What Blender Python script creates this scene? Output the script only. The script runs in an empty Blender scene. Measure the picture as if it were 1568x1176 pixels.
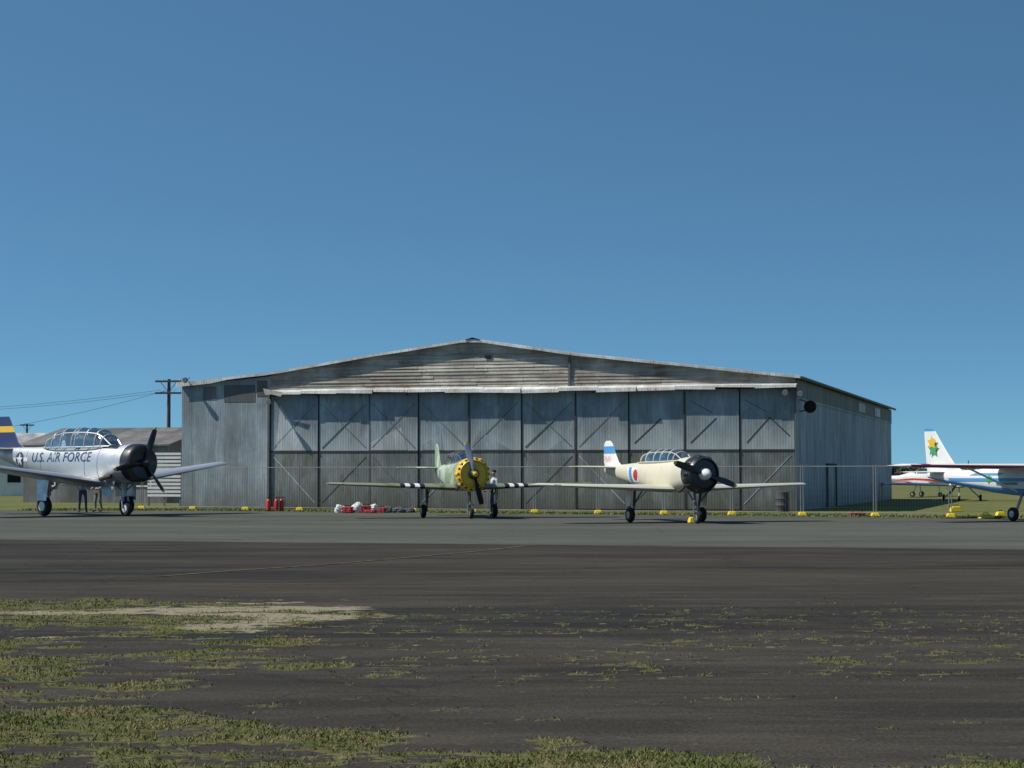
import bpy, bmesh, math, random
import numpy as np
from mathutils import Vector, Matrix, noise
random.seed(7); np.random.seed(7)
S=bpy.context.scene
COL=S.collection
# ------------------------------------------------------------------ helpers
def link(o,parent=None):
    COL.objects.link(o)
    if parent: o.parent=parent
    return o
def empty(name,loc=(0,0,0),rz=0):
    e=bpy.data.objects.new(name,None); e.empty_display_size=0.5
    e.location=loc; e.rotation_euler=(0,0,rz); return link(e)
def mesh_obj(name,verts,faces,mats,parent=None,fm=None,smooth=False,loc=(0,0,0),rot=(0,0,0)):
    me=bpy.data.meshes.new(name); me.from_pydata([tuple(v) for v in verts],[],faces)
    if not isinstance(mats,(list,tuple)): mats=[mats]
    for m in mats: me.materials.append(m)
    if fm: me.polygons.foreach_set('material_index',fm)
    if smooth: me.polygons.foreach_set('use_smooth',[True]*len(me.polygons))
    me.update()
    bm=bmesh.new(); bm.from_mesh(me); bmesh.ops.recalc_face_normals(bm,faces=bm.faces); bm.to_mesh(me); bm.free()
    o=bpy.data.objects.new(name,me); o.location=loc; o.rotation_euler=rot
    return link(o,parent)
def box(name,x0,x1,y0,y1,z0,z1,mat,parent=None,bevel=0):
    v=[(x,y,z) for x in(x0,x1) for y in(y0,y1) for z in(z0,z1)]
    f=[(0,1,3,2),(4,6,7,5),(0,4,5,1),(2,3,7,6),(0,2,6,4),(1,5,7,3)]
    o=mesh_obj(name,v,f,mat,parent)
    if bevel:
        b=o.modifiers.new('b','BEVEL'); b.width=bevel; b.segments=2
    return o
def multi_box(name,boxes,mat,parent=None):
    V=[];F=[]
    for (x0,x1,y0,y1,z0,z1) in boxes:
        b=len(V); V+=[(x,y,z) for x in(x0,x1) for y in(y0,y1) for z in(z0,z1)]
        F+=[tuple(i+b for i in q) for q in [(0,1,3,2),(4,6,7,5),(0,4,5,1),(2,3,7,6),(0,2,6,4),(1,5,7,3)]]
    return mesh_obj(name,V,F,mat,parent)
def tube_data(a,b,r0,r1=None,n=8):
    a=Vector(a);b=Vector(b); r1=r0 if r1 is None else r1
    d=(b-a).normalized(); u=d.orthogonal().normalized(); w=d.cross(u)
    V=[];F=[]
    for p,r in((a,r0),(b,r1)):
        for i in range(n):
            t=2*math.pi*i/n; V.append(p+u*math.cos(t)*r+w*math.sin(t)*r)
    for i in range(n): F.append((i,(i+1)%n,n+(i+1)%n,n+i))
    F.append(tuple(range(n)));F.append(tuple(range(n,2*n)))
    return V,F
def tubes(name,segs,mat,parent=None,n=8,smooth=False):
    V=[];F=[]
    for s in segs:
        v,f=tube_data(*s,n=n) if len(s)>3 else tube_data(s[0],s[1],s[2],None,n)
        b=len(V);V+=v;F+=[tuple(i+b for i in q) for q in f]
    return mesh_obj(name,V,F,mat,parent,smooth=smooth)
def loft(name,secs,mats,parent=None,caps=True,segmat=None,ringmat=None,smooth=True,closed=True):
    n=len(secs[0]);V=[p for s in secs for p in s];F=[];fm=[]
    for k in range(len(secs)-1):
        for i in range(n if closed else n-1):
            j=(i+1)%n
            F.append((k*n+i,k*n+j,(k+1)*n+j,(k+1)*n+i))
            m=0
            if segmat: m=segmat[k]
            if ringmat: m=ringmat(k,i)
            fm.append(m)
    if caps:
        F.append(tuple(range(n)));fm.append(fm[0])
        F.append(tuple(range((len(secs)-1)*n,len(secs)*n)));fm.append(fm[-1])
    o=mesh_obj(name,V,F,mats,parent,fm,smooth)
    if smooth:
        o.data.set_sharp_from_angle(angle=math.radians(40))
    return o
def revolve(name,prof,mat,parent=None,origin=(0,0,0),axis='X',n=28,mats=None,segmat=None):
    secs=[]
    for a,r in prof:
        s=[]
        for i in range(n):
            t=2*math.pi*i/n;c,d=r*math.cos(t),r*math.sin(t)
            p=(a,c,d) if axis=='X' else (c,a,d) if axis=='Y' else (c,d,a)
            s.append((p[0]+origin[0],p[1]+origin[1],p[2]+origin[2]))
        secs.append(s)
    return loft(name,secs,mats or mat,parent,segmat=segmat)
# ------------------------------------------------------------------ materials
def newmat(name):
    m=bpy.data.materials.new(name); m.use_nodes=True
    nt=m.node_tree; b=nt.nodes['Principled BSDF']; return m,nt,b
def N(nt,t,**k):
    n=nt.nodes.new(t)
    for a,v in k.items(): setattr(n,a,v)
    return n
def mixc(nt,fac,a,b,blend='MIX'):
    n=nt.nodes.new('ShaderNodeMix'); n.data_type='RGBA'; n.blend_type=blend
    for s,v in((n.inputs[0],fac),(n.inputs[6],a),(n.inputs[7],b)):
        if isinstance(v,bpy.types.NodeSocket): nt.links.new(v,s)
        elif isinstance(v,(tuple,list)): s.default_value=(*v[:3],1)
        else: s.default_value=v
    return n.outputs[2]
def ramp(nt,src,p0,p1,c0=(0,0,0),c1=(1,1,1)):
    r=nt.nodes.new('ShaderNodeValToRGB'); r.color_ramp.elements[0].position=p0; r.color_ramp.elements[1].position=p1
    r.color_ramp.elements[0].color=(*c0,1); r.color_ramp.elements[1].color=(*c1,1)
    nt.links.new(src,r.inputs[0]); return r.outputs[0]
def coords(nt,scale=(1,1,1),world=False):
    mp=nt.nodes.new('ShaderNodeMapping'); mp.inputs['Scale'].default_value=scale
    if world: g=nt.nodes.new('ShaderNodeNewGeometry'); nt.links.new(g.outputs['Position'],mp.inputs[0])
    else: g=nt.nodes.new('ShaderNodeTexCoord'); nt.links.new(g.outputs['Object'],mp.inputs[0])
    return mp.outputs[0]
def noi(nt,vec,scale,detail=6,rough=.6,dist=0):
    n=nt.nodes.new('ShaderNodeTexNoise'); n.inputs['Scale'].default_value=scale; n.inputs['Detail'].default_value=detail
    n.inputs['Roughness'].default_value=rough; n.inputs['Distortion'].default_value=dist
    nt.links.new(vec,n.inputs['Vector']); return n.outputs['Fac']
def bump(nt,b,src,strength,dist=.02):
    n=nt.nodes.new('ShaderNodeBump'); n.inputs['Strength'].default_value=strength; n.inputs['Distance'].default_value=dist
    nt.links.new(src,n.inputs['Height']); nt.links.new(n.outputs[0],b.inputs['Normal'])
def paint(name,c,rough=.35,metal=0,dirt=.35,dscale=3,coat=0):
    m,nt,b=newmat(name)
    v=coords(nt); n=noi(nt,v,dscale,6,.65)
    f=ramp(nt,n,.42,.75,(0,0,0),(dirt,dirt,dirt))
    col=mixc(nt,f,c,tuple(x*.45+.02 for x in c)); nt.links.new(col,b.inputs['Base Color'])
    r=ramp(nt,n,.3,.8,(rough,)*3,(min(1,rough+.3),)*3); nt.links.new(r,b.inputs['Roughness'])
    b.inputs['Metallic'].default_value=metal; b.inputs['Coat Weight'].default_value=coat
    return m
def asphalt(name,c_lo,c_hi,spot=.5):
    m,nt,b=newmat(name)
    v=coords(nt,(1,1,1),True); vs=coords(nt,(.22,1.0,1),True)
    big=noi(nt,vs,.26,5,.6,.5); mid=noi(nt,vs,1.3,6,.72,.3); fine=noi(nt,v,38,3,.8)
    col=mixc(nt,ramp(nt,big,.38,.62),c_lo,c_hi)
    col=mixc(nt,ramp(nt,mid,.45,.72,(0,0,0),(spot,)*3),col,tuple(x*1.9+.006 for x in c_hi))
    sp=noi(nt,v,9,2,.7); col=mixc(nt,ramp(nt,sp,.66,.74,(0,0,0),(spot*.9,)*3),col,(.13,.12,.09))
    col=mixc(nt,1.0,col,ramp(nt,fine,.3,.75,(.45,)*3,(1.7,)*3),'MULTIPLY')
    vo=nt.nodes.new('ShaderNodeTexVoronoi'); vo.feature='DISTANCE_TO_EDGE'; vo.inputs['Scale'].default_value=.2
    dn=N(nt,'ShaderNodeVectorMath',operation='MULTIPLY_ADD'); nt.links.new(coords(nt,(1,1,1),True),dn.inputs[2]); cn=nt.nodes.new('ShaderNodeTexNoise'); cn.inputs['Scale'].default_value=1.2; nt.links.new(v,cn.inputs['Vector']); nt.links.new(cn.outputs['Color'],dn.inputs[0]); dn.inputs[1].default_value=(1.2,1.2,0)
    nt.links.new(dn.outputs[0],vo.inputs['Vector'])
    col=mixc(nt,1.0,col,ramp(nt,vo.outputs['Distance'],.001,.006,(.72,)*3,(1,)*3),'MULTIPLY')
    nt.links.new(col,b.inputs['Base Color']); b.inputs['Roughness'].default_value=.95
    b.inputs['Specular IOR Level'].default_value=.1
    bump(nt,b,fine,.5,.01)
    return m,nt,b,col
DLO=(.024,.0225,.0200);DHI=(.050,.043,.034)
M_asph,_nt,_b,_c=asphalt('old_asphalt',DLO,DHI,.55)
M_apron,_,_,_=asphalt('pale_asphalt',(.068,.071,.062),(.096,.096,.082),.25)
M_fore,nt,b,base=asphalt('asphalt_with_weeds',DLO,DHI,.55)
at=N(nt,'ShaderNodeAttribute',attribute_name='grass'); ad=N(nt,'ShaderNodeAttribute',attribute_name='dirt')
vf=coords(nt,(1,1,1),True); gn=noi(nt,vf,14,5,.75); g2=noi(nt,vf,2.2,4,.6)
gc=mixc(nt,ramp(nt,g2,.34,.62),(.060,.072,.018),(.125,.112,.048)); gc=mixc(nt,1.0,gc,ramp(nt,gn,.3,.7,(.45,)*3,(1.5,)*3),'MULTIPLY')
dc=mixc(nt,ramp(nt,gn,.35,.65),(.13,.11,.07),(.34,.295,.205))
a1=N(nt,'ShaderNodeMath',operation='ADD'); nt.links.new(at.outputs['Fac'],a1.inputs[0]); nt.links.new(gn,a1.inputs[1])
c=mixc(nt,ramp(nt,a1.outputs[0],.88,1.08),base,gc)
a2=N(nt,'ShaderNodeMath',operation='ADD'); nt.links.new(ad.outputs['Fac'],a2.inputs[0]); nt.links.new(gn,a2.inputs[1])
c=mixc(nt,ramp(nt,a2.outputs[0],.92,1.2),c,dc)
nt.links.new(c,b.inputs['Base Color'])
M_grassf,nt,b=newmat('grass_field'); v=coords(nt,(.5,1,1),True)
c=mixc(nt,ramp(nt,noi(nt,v,.25,6,.6),.35,.65),(.085,.110,.026),(.17,.16,.065))
c=mixc(nt,1.0,c,ramp(nt,noi(nt,v,5,5,.8),.3,.7,(.5,)*3,(1.5,)*3),'MULTIPLY')
nt.links.new(c,b.inputs['Base Color']); b.inputs['Roughness'].default_value=1; b.inputs['Specular IOR Level'].default_value=.1
M_blade,nt,b=newmat('grass_blades'); v=coords(nt,(1,1,1),True)
c=mixc(nt,ramp(nt,noi(nt,v,1.3,4,.65),.38,.62),(.095,.130,.026),(.22,.19,.085))
c=mixc(nt,1.0,c,ramp(nt,noi(nt,v,60,2,.6),.3,.7,(.55,)*3,(1.4,)*3),'MULTIPLY')
nt.links.new(c,b.inputs['Base Color']); b.inputs['Roughness'].default_value=.8; b.inputs['Specular IOR Level'].default_value=.2
M_line,nt,b=newmat('worn_yellow_paint'); v=coords(nt,(1,1,1),True)
c=mixc(nt,ramp(nt,noi(nt,v,3,8,.8),.44,.62),(.036,.031,.024),(.17,.13,.045)); nt.links.new(c,b.inputs['Base Color']); b.inputs['Roughness'].default_value=.9
def iron(name,c1,c2,rust=(.12,.07,.04),rustamt=.5,ribaxis=0,sheet=.8,fade=None,ztone2=None,vert=True,rough=.6,blotc=(.62,1.28)):
    m,nt,b=newmat(name)
    sc=(1,1,.12) if vert else (.10,.10,1)
    v=coords(nt,sc); vo=coords(nt,(1,1,1))
    streak=noi(nt,v,2.3,6,.7); streak2=noi(nt,v,9,4,.7); blot=noi(nt,vo,.7,5,.65); blot2=noi(nt,coords(nt,(1,1,.6)),.45,5,.62,.8)
    sep=N(nt,'ShaderNodeSeparateXYZ'); nt.links.new(vo,sep.inputs[0])
    dv=N(nt,'ShaderNodeMath',operation='DIVIDE'); nt.links.new(sep.outputs[ribaxis if vert else 2],dv.inputs[0]); dv.inputs[1].default_value=sheet
    fl=N(nt,'ShaderNodeMath',operation='FLOOR'); nt.links.new(dv.outputs[0],fl.inputs[0])
    wn=N(nt,'ShaderNodeTexWhiteNoise',noise_dimensions='1D'); nt.links.new(fl.outputs[0],wn.inputs['W'])
    col=mixc(nt,ramp(nt,streak,.35,.68),c1,c2)
    col=mixc(nt,1.0,col,ramp(nt,wn.outputs['Value'],0,1,(.82,)*3,(1.16,)*3),'MULTIPLY')
    col=mixc(nt,1.0,col,ramp(nt,streak2,.3,.7,(.74,)*3,(1.24,)*3),'MULTIPLY')
    col=mixc(nt,1.0,col,ramp(nt,blot2,.34,.66,(blotc[0],)*3,(blotc[1],)*3),'MULTIPLY')
    mu=N(nt,'ShaderNodeMath',operation='MULTIPLY'); nt.links.new(ramp(nt,blot,.44,.62),mu.inputs[0]); nt.links.new(ramp(nt,streak2,.4,.62),mu.inputs[1])
    mr=N(nt,'ShaderNodeMath',operation='MULTIPLY'); nt.links.new(mu.outputs[0],mr.inputs[0]); mr.inputs[1].default_value=rustamt
    col=mixc(nt,mr.outputs[0],col,rust)
    if fade or ztone2: fn=noi(nt,coords(nt,(1,1,.25)),1.6,5,.7)
    for fd in (fade,ztone2):
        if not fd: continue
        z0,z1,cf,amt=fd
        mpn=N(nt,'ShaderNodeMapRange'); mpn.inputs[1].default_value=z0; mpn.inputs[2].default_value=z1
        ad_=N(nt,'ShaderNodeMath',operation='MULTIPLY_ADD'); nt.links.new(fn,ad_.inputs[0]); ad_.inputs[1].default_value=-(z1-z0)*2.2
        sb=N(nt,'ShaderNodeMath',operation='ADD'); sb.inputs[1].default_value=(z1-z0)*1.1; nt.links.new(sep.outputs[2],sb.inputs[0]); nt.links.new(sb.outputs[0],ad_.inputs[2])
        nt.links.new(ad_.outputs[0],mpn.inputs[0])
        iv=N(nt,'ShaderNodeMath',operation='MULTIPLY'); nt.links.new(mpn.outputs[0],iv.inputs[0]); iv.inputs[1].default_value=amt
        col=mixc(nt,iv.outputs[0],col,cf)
    nt.links.new(col,b.inputs['Base Color']); b.inputs['Roughness'].default_value=rough; b.inputs['Metallic'].default_value=.0
    w=N(nt,'ShaderNodeMath',operation='MULTIPLY'); nt.links.new(sep.outputs[ribaxis if vert else 2],w.inputs[0]); w.inputs[1].default_value=2*math.pi/.127
    s=N(nt,'ShaderNodeMath',operation='SINE'); nt.links.new(w.outputs[0],s.inputs[0])
    bump(nt,b,s.outputs[0],.16,.012)
    return m
M_door_up=iron('door_upper_iron',(.19,.245,.29),(.275,.325,.36),rustamt=.5,fade=(4.0,2.7,(.44,.48,.48),.7),ztone2=(5.0,5.5,(.09,.10,.105),.5),blotc=(.72,1.2))  # pale band above the mid rail paints grazing sunlight into the colour
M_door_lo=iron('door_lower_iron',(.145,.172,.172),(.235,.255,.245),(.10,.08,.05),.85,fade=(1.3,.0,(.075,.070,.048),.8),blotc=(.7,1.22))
M_wall=iron('wall_iron',(.25,.305,.345),(.36,.405,.43),rustamt=.5,fade=(.9,0,(.12,.11,.08),.6),blotc=(.72,1.18))
M_wall_side=iron('side_wall_iron',(.26,.31,.35),(.37,.41,.44),rustamt=.5,ribaxis=1,fade=(1.2,0,(.09,.085,.06),.7),blotc=(.7,1.2))
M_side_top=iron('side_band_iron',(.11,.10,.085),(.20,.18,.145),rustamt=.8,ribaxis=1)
M_darkpatch=iron('dark_patch_iron',(.09,.10,.105),(.16,.17,.17),rustamt=.5)
M_gable=iron('gable_weatherboard',(.27,.235,.185),(.64,.585,.49),(.16,.095,.05),1.0,vert=False,sheet=.15,blotc=(.6,1.22))
M_roof=iron('roof_iron',(.45,.46,.46),(.62,.63,.62),rustamt=.25,ribaxis=0)
M_fascia=iron('fascia_flashing',(.60,.61,.59),(.82,.82,.79),(.25,.15,.08),.8,sheet=1.7,blotc=(.9,1.08))
M_rail=paint('rusty_rail',(.060,.048,.040),.8,dirt=.6)
M_brace=paint('brace_steel',(.12,.13,.135),.8,dirt=.5)
M_black=paint('black_void',(.008,.008,.009),.8,dirt=.1)
M_frame=paint('steel_grey',(.13,.14,.145),.6)
M_rubber=paint('tyre_rubber',(.018,.018,.019),.85,dirt=.5)
M_steel=paint('strut_steel',(.42,.43,.44),.35,.6)
M_galv=paint('galvanised_pipe',(.24,.25,.25),.6,.2)
M_yel=paint('yellow_plastic',(.80,.58,.02),.5,dirt=.2)
M_red=paint('red_paint',(.55,.03,.02),.4)
M_white=paint('white_paint',(.76,.76,.74),.4,dirt=.3)
M_wood=paint('pole_timber',(.10,.08,.06),.9,dirt=.6)
# ------------------------------------------------------------------ ground
def sheet(name,pts,z,mat):
    return mesh_obj(name,[(x,y,z) for x,y in pts],[tuple(range(len(pts)))],mat)
sheet('asphalt_ground',[(-1500,-300),(1500,-300),(1500,3000),(-1500,3000)],0,M_asph)
ax=lambda X:44.9-.27*X
ed=[(X,ax(X)+.12*noise.noise(Vector((X*.8,0,0)))+.05*noise.noise(Vector((X*4,3,0)))) for X in np.arange(-60,60,.4)]
sheet('aircraft_apron',[(-500,ax(-500))]+ed+[(120,ax(120)),(120,130),(-500,300)],.004,M_apron)
gx=[-1500,-22,-14,17,40,1500];gy=[86,87,87,71.6,70.4,70]
ed=[(X,float(np.interp(X,gx,gy))+.5*noise.noise(Vector((X*.5,0,7)))+.25*noise.noise(Vector((X*2.,3,1)))) for X in np.arange(-60,60,.3)]
sheet('grass_field',[(-1500,86)]+ed+[(1500,70),(1500,3000),(-1500,3000)],.008,M_grassf)
def strip(name,pts,w,z,mat):
    V=[];F=[]
    for i,(x,y) in enumerate(pts):
        a=pts[max(0,i-1)];c=pts[min(len(pts)-1,i+1)]
        d=Vector((c[0]-a[0],c[1]-a[1])).normalized(); n=Vector((-d.y,d.x))*w/2
        V+=[(x+n.x,y+n.y,z),(x-n.x,y-n.y,z)]
    F=[(2*i,2*i+1,2*i+3,2*i+2) for i in range(len(pts)-1)]
    return mesh_obj(name,V,F,mat)
strip('taxiway_line',[(-5.6,30.8),(-4.7,32.6),(-3.2,35.2),(-1.8,38.4),(-.4,41.8),(.3,44.2)],.12,.008,M_line)
def sm(a,b_,x): 
    t=min(1,max(0,(x-a)/(b_-a))); return t*t*(3-2*t)
def fb(x,y,s,seed=0,o=4): return noise.fractal(Vector((x*s,y*s,seed)),.8,2.1,o)
YBx=[-14,-3.8,-2.4,-1.36,-.3,1.95,3,5,14];YBy=[18,14.8,13.6,12.4,11.4,11.1,10.8,10.2,8.5]
UPx=[-14,-8,-5,-3,-1.6];UPy=[27,26,25.3,24.6,22.7]
LOx=[-14,-8,-4.5,-3,-1.6];LOy=[17.5,17.8,18.6,19.6,22.3]
def gmask(x,y):
    n1=fb(x,y,.7,3.1); n2=fb(x*.7,y*1.2,2.4,8.2); n3=fb(x,y*1.3,5.0,15.2)
    g=sm(-.35,.55,(np.interp(x,YBx,YBy)-y)+n1*.9+n2*.5)*min(1,max(.1,.66+.7*n2+.5*n1+.45*n3))
    if x<-1.3:
        up=np.interp(x,UPx,UPy);lo=np.interp(x,LOx,LOy)
        a=min(up-y,y-lo)+n1*.8
        ga=sm(-.2,.5,a)*max(0,(.62+.6*n2+.4*n3))
        hole=sm(0,.6,-3.9-x+n1)*sm(18.5,19.3,y)*(1-sm(20.3,21.2,y))
        g=max(g,ga*(1-hole))
        if y<19.2: g=max(g,sm(-.05,.45,n1*.8+n2*.7+n3*.3+.1)*sm(-.4,1.0,-1.6-x+n1)*.78)
    w=sm(.14,.40,n2*.5+n3*.8)*sm(14.2,16,y)*(1-sm(22.8,24.8,y))*.6*sm(-.55,.15,n1+.12)
    w2=sm(.40,.7,n2*.7+n3*.6)*.5*(1-sm(25,27.5,y))
    return max(0,max(g,w,w2))
def dmask(x,y):
    n=fb(x*.5,y*1.3,1.1,12.); n3=fb(x*.8,y*1.6,4.0,31.)
    spk=sm(.22,.6,fb(x*.9,y*1.7,5.3,21.))*.46*sm(14,17,y)*(1-sm(23,26,y))
    if x>-1: return spk
    up=np.interp(x,UPx,UPy);lo=np.interp(x,LOx,LOy)
    tip=math.exp(-((x+2.5)/1.25)**2)*sm(-.5,.7,min(up-y,y-lo)+n*.7+n3*.5+.2)
    band=math.exp(-((y-23.2-.25*(x+4))/.9)**2)*sm(0,.5,-1.4-x)
    b2=math.exp(-((y-19.0)/.6)**2)*sm(0,.6,-4.0-x)*.8
    return max(spk*.8,min(.72,(tip*.68+band*.5+b2*.55)*(.75+1.2*n+.9*n3)))
xs=np.arange(-12,12.01,.065); ys=np.arange(6,28.01,.065)
V=[(x,y,.004) for y in ys for x in xs]; nx=len(xs)
F=[(j*nx+i,j*nx+i+1,(j+1)*nx+i+1,(j+1)*nx+i) for j in range(len(ys)-1) for i in range(nx-1)]
me=bpy.data.meshes.new('weedy_asphalt'); me.from_pydata(V,[],F); me.materials.append(M_fore)
def edge(x,y): return min(1,(12-abs(x))/1.5,(28-y)/1.5)
gm=[gmask(x,y)*max(0,edge(x,y)) for x,y,_ in V]; dm=[max(0,dmask(x,y))*max(0,edge(x,y)) for x,y,_ in V]
for nm,dat in(('grass',gm),('dirt',dm)):
    a=me.attributes.new(nm,'FLOAT','POINT'); a.data.foreach_set('value',dat)
link(bpy.data.objects.new('weedy_asphalt',me))
def blades(name,pts,mat,hr=(.015,.05),w=.005):
    n=len(pts);P=np.array(pts);ang=np.random.rand(n)*6.283;h=np.random.uniform(hr[0],hr[1],n)*P[:,3]
    W=w*(.6+P[:,1]/20)
    V=np.zeros((n,3,3));dx=np.cos(ang)*W;dy=np.sin(ang)*W
    V[:,0]=np.stack([P[:,0]-dx,P[:,1]-dy,P[:,2]],1);V[:,1]=np.stack([P[:,0]+dx,P[:,1]+dy,P[:,2]],1)
    V[:,2]=np.stack([P[:,0]+np.random.randn(n)*h*.7,P[:,1]+np.random.randn(n)*h*.7,P[:,2]+h],1)
    me=bpy.data.meshes.new(name);me.from_pydata(V.reshape(-1,3).tolist(),[],[(3*i,3*i+1,3*i+2) for i in range(n)])
    me.materials.append(mat);return link(bpy.data.objects.new(name,me))
G=np.array(gm).reshape(len(ys),nx); D=np.array(dm).reshape(len(ys),nx); pts=[]
tr=0
while len(pts)<70000 and tr<1500000:
    tr+=1
    y=8.5+(random.random()**1.4)*17.5; hw=.30*y+1.2
    x=random.uniform(-hw,hw)
    if abs(x)>11.5: continue
    g=G[int((y-6)/.065),int((x+12)/.065)]-D[int((y-6)/.065),int((x+12)/.065)]*.7
    if g>.3 and random.random()<(g-.25)*1.1: pts.append((x,y,.004,.45+.6*g))
blades('foreground_grass',pts,M_blade,(.010,.034),.0042)
pts=[]
for i in range(14000):
    x=random.uniform(-22,30); y0=np.interp(x,gx,gy)+.3; y=y0+abs(random.gauss(0,1.8)); pts.append((x,y,.008,1))
blades('verge_grass',pts,M_blade,(.03,.11),.006)
# ------------------------------------------------------------------ hangar
H=empty('aircraft_hangar',(12.4,85.6,0),math.atan2(-.281,.96))
L=43.7
DL=-24.85;DH=5.42
def slab(name,pts,y0,y1,mat):
    n=len(pts);V=[(x,y0,z) for x,z in pts]+[(x,y1,z) for x,z in pts]
    F=[tuple(range(n)),tuple(range(n,2*n))]+[(i,(i+1)%n,n+(i+1)%n,n+i) for i in range(n)]
    return mesh_obj(name,V,F,mat,H)
slab('front_wall_left',[(-29.4,0),(DL,0),(DL,6.25),(-29.4,5.87)],0,.1,M_wall)
box('wall_patch_1',-28.3,-27.6,-.012,-.002,5.15,5.80,M_darkpatch,H)
box('wall_patch_2',-27.2,-25.6,-.015,-.002,5.05,5.86,M_darkpatch,H)
box('wall_patch_3',-25.5,-24.97,-.015,-.002,5.3,6.05,M_side_top,H)
V=[];F=[]
z=DH
def xr(zz,side):
    if side>0: return float(np.interp(-zz,[-7.72,-6.98,-5.85],[-14.75,-10,0]))
    return float(np.interp(zz,[5.92,6.30,7.03,7.72],[-29.4,DL,-20,-14.75]))
while z<7.68:
    z1=z+.155
    zt=min(z1,7.70)
    l0=max(DL,xr(z,-1));r0=min(0,xr(z,1));l1=max(DL,xr(zt,-1));r1=min(0,xr(zt,1))
    cuts=[l0]+[c+random.uniform(-.15,.15) for c in np.arange(-23,-.5,random.uniform(2.6,3.4)) if l0+.5<c<r0-.5]+[r0]
    for a,c in zip(cuts[:-1],cuts[1:]):
        b=len(V);jj=random.uniform(-.014,.012);dz=random.uniform(-.012,.012)
        ta=max(a,l1) if a!=cuts[0] else l1; tc=min(c,r1) if c!=cuts[-1] else r1
        if tc<=ta: continue
        V+=[(a,-.035+jj,z+dz),(c-.015,-.035+jj,z-dz*.6),(tc-.015,-.005,zt),(ta,-.005,zt),(a,0,z),(c-.015,0,z)]
        F+=[(b,b+1,b+2,b+3),(b,b+4,b+5,b+1)]
    z=z1
mesh_obj('gable_boards',V,F,M_gable,H)
slab('gable_backing',[(DL,DH),(0,DH),(0,5.83),(-10,6.95),(-14.75,7.68),(-20,7.0),(DL,6.27)],.003,.1,M_gable)
box('gable_downpipe',-10.25,-10.15,-.10,-.05,5.6,6.92,M_brace,H)
box('gable_vent',-14.2,-13.9,-.07,-.05,6.9,7.05,M_black,H)
box('side_wall_right',-.1,0,.1,L,0,5.0,M_wall_side,H)
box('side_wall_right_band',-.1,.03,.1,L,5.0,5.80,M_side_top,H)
box('side_wall_left',-29.4,-29.3,.1,L,0,5.86,M_wall_side,H)
slab('back_wall',[(-29.3,0),(-.1,0),(-.1,5.8),(-10,6.9),(-14.75,7.6),(-20,6.95),(DL,6.2),(-29.3,5.85)],L-.1,L,M_wall)
for i,t in enumerate((24.5,33.0)): box('side_vent_%d'%i,.031,.05,t,t+3.2,5.12,5.62,M_roof,H)
box('side_flashing',.001,.04,.1,L,4.90,4.999,M_wall_side,H)
box('side_door',.002,.03,10.4,13.6,0,2.0,M_wall_side,H)
multi_box('side_door_frame',[(.0,.10,10.2,10.4,0,2.15),(.0,.10,13.6,13.8,0,2.15),(.0,.10,10.4,13.6,2.0,2.15)],M_rail,H)
revolve('exhaust_fan',[(-.02,.05),(0,.27),(.12,.28),(.14,.24),(.05,.21),(.04,.02)][::-1],M_black,H,(.48,1.0,4.6),'Y',24)
tubes('fan_bracket',[((.48,1.15,4.75),(.0,1.15,4.95),.03),((.48,1.15,4.45),(.0,1.15,4.4),.03)],M_brace,H)
V=[];F=[]
xo=[-29.55,-24.85,-20,-14.75,-10,.22];zo=[5.92,6.32,7.05,7.74,7.0,5.83]
for y in(-.22,L+.2):
    for x,z in zip(xo,zo): V+=[(x,y,z),(x,y,z+.07)]
n=len(xo)*2
for i in range(len(xo)-1):
    F+=[(2*i,2*i+2,n+2*i+2,n+2*i),(2*i+1,2*i+3,n+2*i+3,n+2*i+1),(2*i,2*i+2,2*i+3,2*i+1),(n+2*i,n+2*i+2,n+2*i+3,n+2*i+1)]
F+=[(0,1,n+1,n),(n-2,n-1,2*n-1,2*n-2)]
mesh_obj('roof',V,F,M_roof,H)
V=[];F=[]
xx=np.arange(-29.6,.25,.9)
xx[-1]=.24
for x in xx:
    z=float(np.interp(x,xo,zo)); lo=random.uniform(.02,.035)+(.10 if x<-27.5 else 0)
    V+=[(x,-.235,z+.09+random.uniform(-.006,.006)),(x,-.235,z-lo),(x,-.10,z+.10)]
for i in range(len(xx)-1):
    F+=[(3*i,3*i+3,3*i+4,3*i+1),(3*i,3*i+3,3*i+5,3*i+2)]
mesh_obj('barge_flashing',V,F,M_fascia,H)
mesh_obj('ridge_cap',[(-15.1,-.28,7.77),(-14.75,-.28,7.88),(-14.4,-.28,7.79),(-15.1,L+.2,7.77),(-14.75,L+.2,7.88),(-14.4,L+.2,7.79)],[(0,1,4,3),(1,2,5,4)],M_roof,H)
tubes('side_gutter',[((.27,-.15,5.84),(.27,L,5.84),.07)],M_frame,H)
V=[];F=[]
segs=np.linspace(DL-.1,.05,15)
for i in range(14):
    a,c=segs[i],segs[i+1]; dz=random.uniform(-.035,.035); o=random.uniform(-.03,.04); lip=random.uniform(.10,.2)
    b=len(V); out=-.36+o
    V+=[(a,-.05,5.60+dz*.3),(c+.03,-.05,5.60+dz*.3),(c+.03,out,5.50+dz),(a,out,5.50+dz+random.uniform(-.03,.03)),(c+.03,out-.02,5.50+dz-lip),(a,out-.02,5.50+dz-lip+random.uniform(-.04,.04))]
    F+=[(b,b+1,b+2,b+3),(b+3,b+2,b+4,b+5)]
o=mesh_obj('door_hood',V,F,M_fascia,H); md=o.modifiers.new('s','SOLIDIFY'); md.thickness=.012
mesh_obj('torn_flashing',[(DL-.15,-.46,5.66),(DL+.9,-.47,5.45),(DL+.75,-.49,5.26),(DL+.3,-.47,5.38),(DL-.05,-.46,5.34)],[(0,1,2,3,4)],M_fascia,H)
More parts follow.
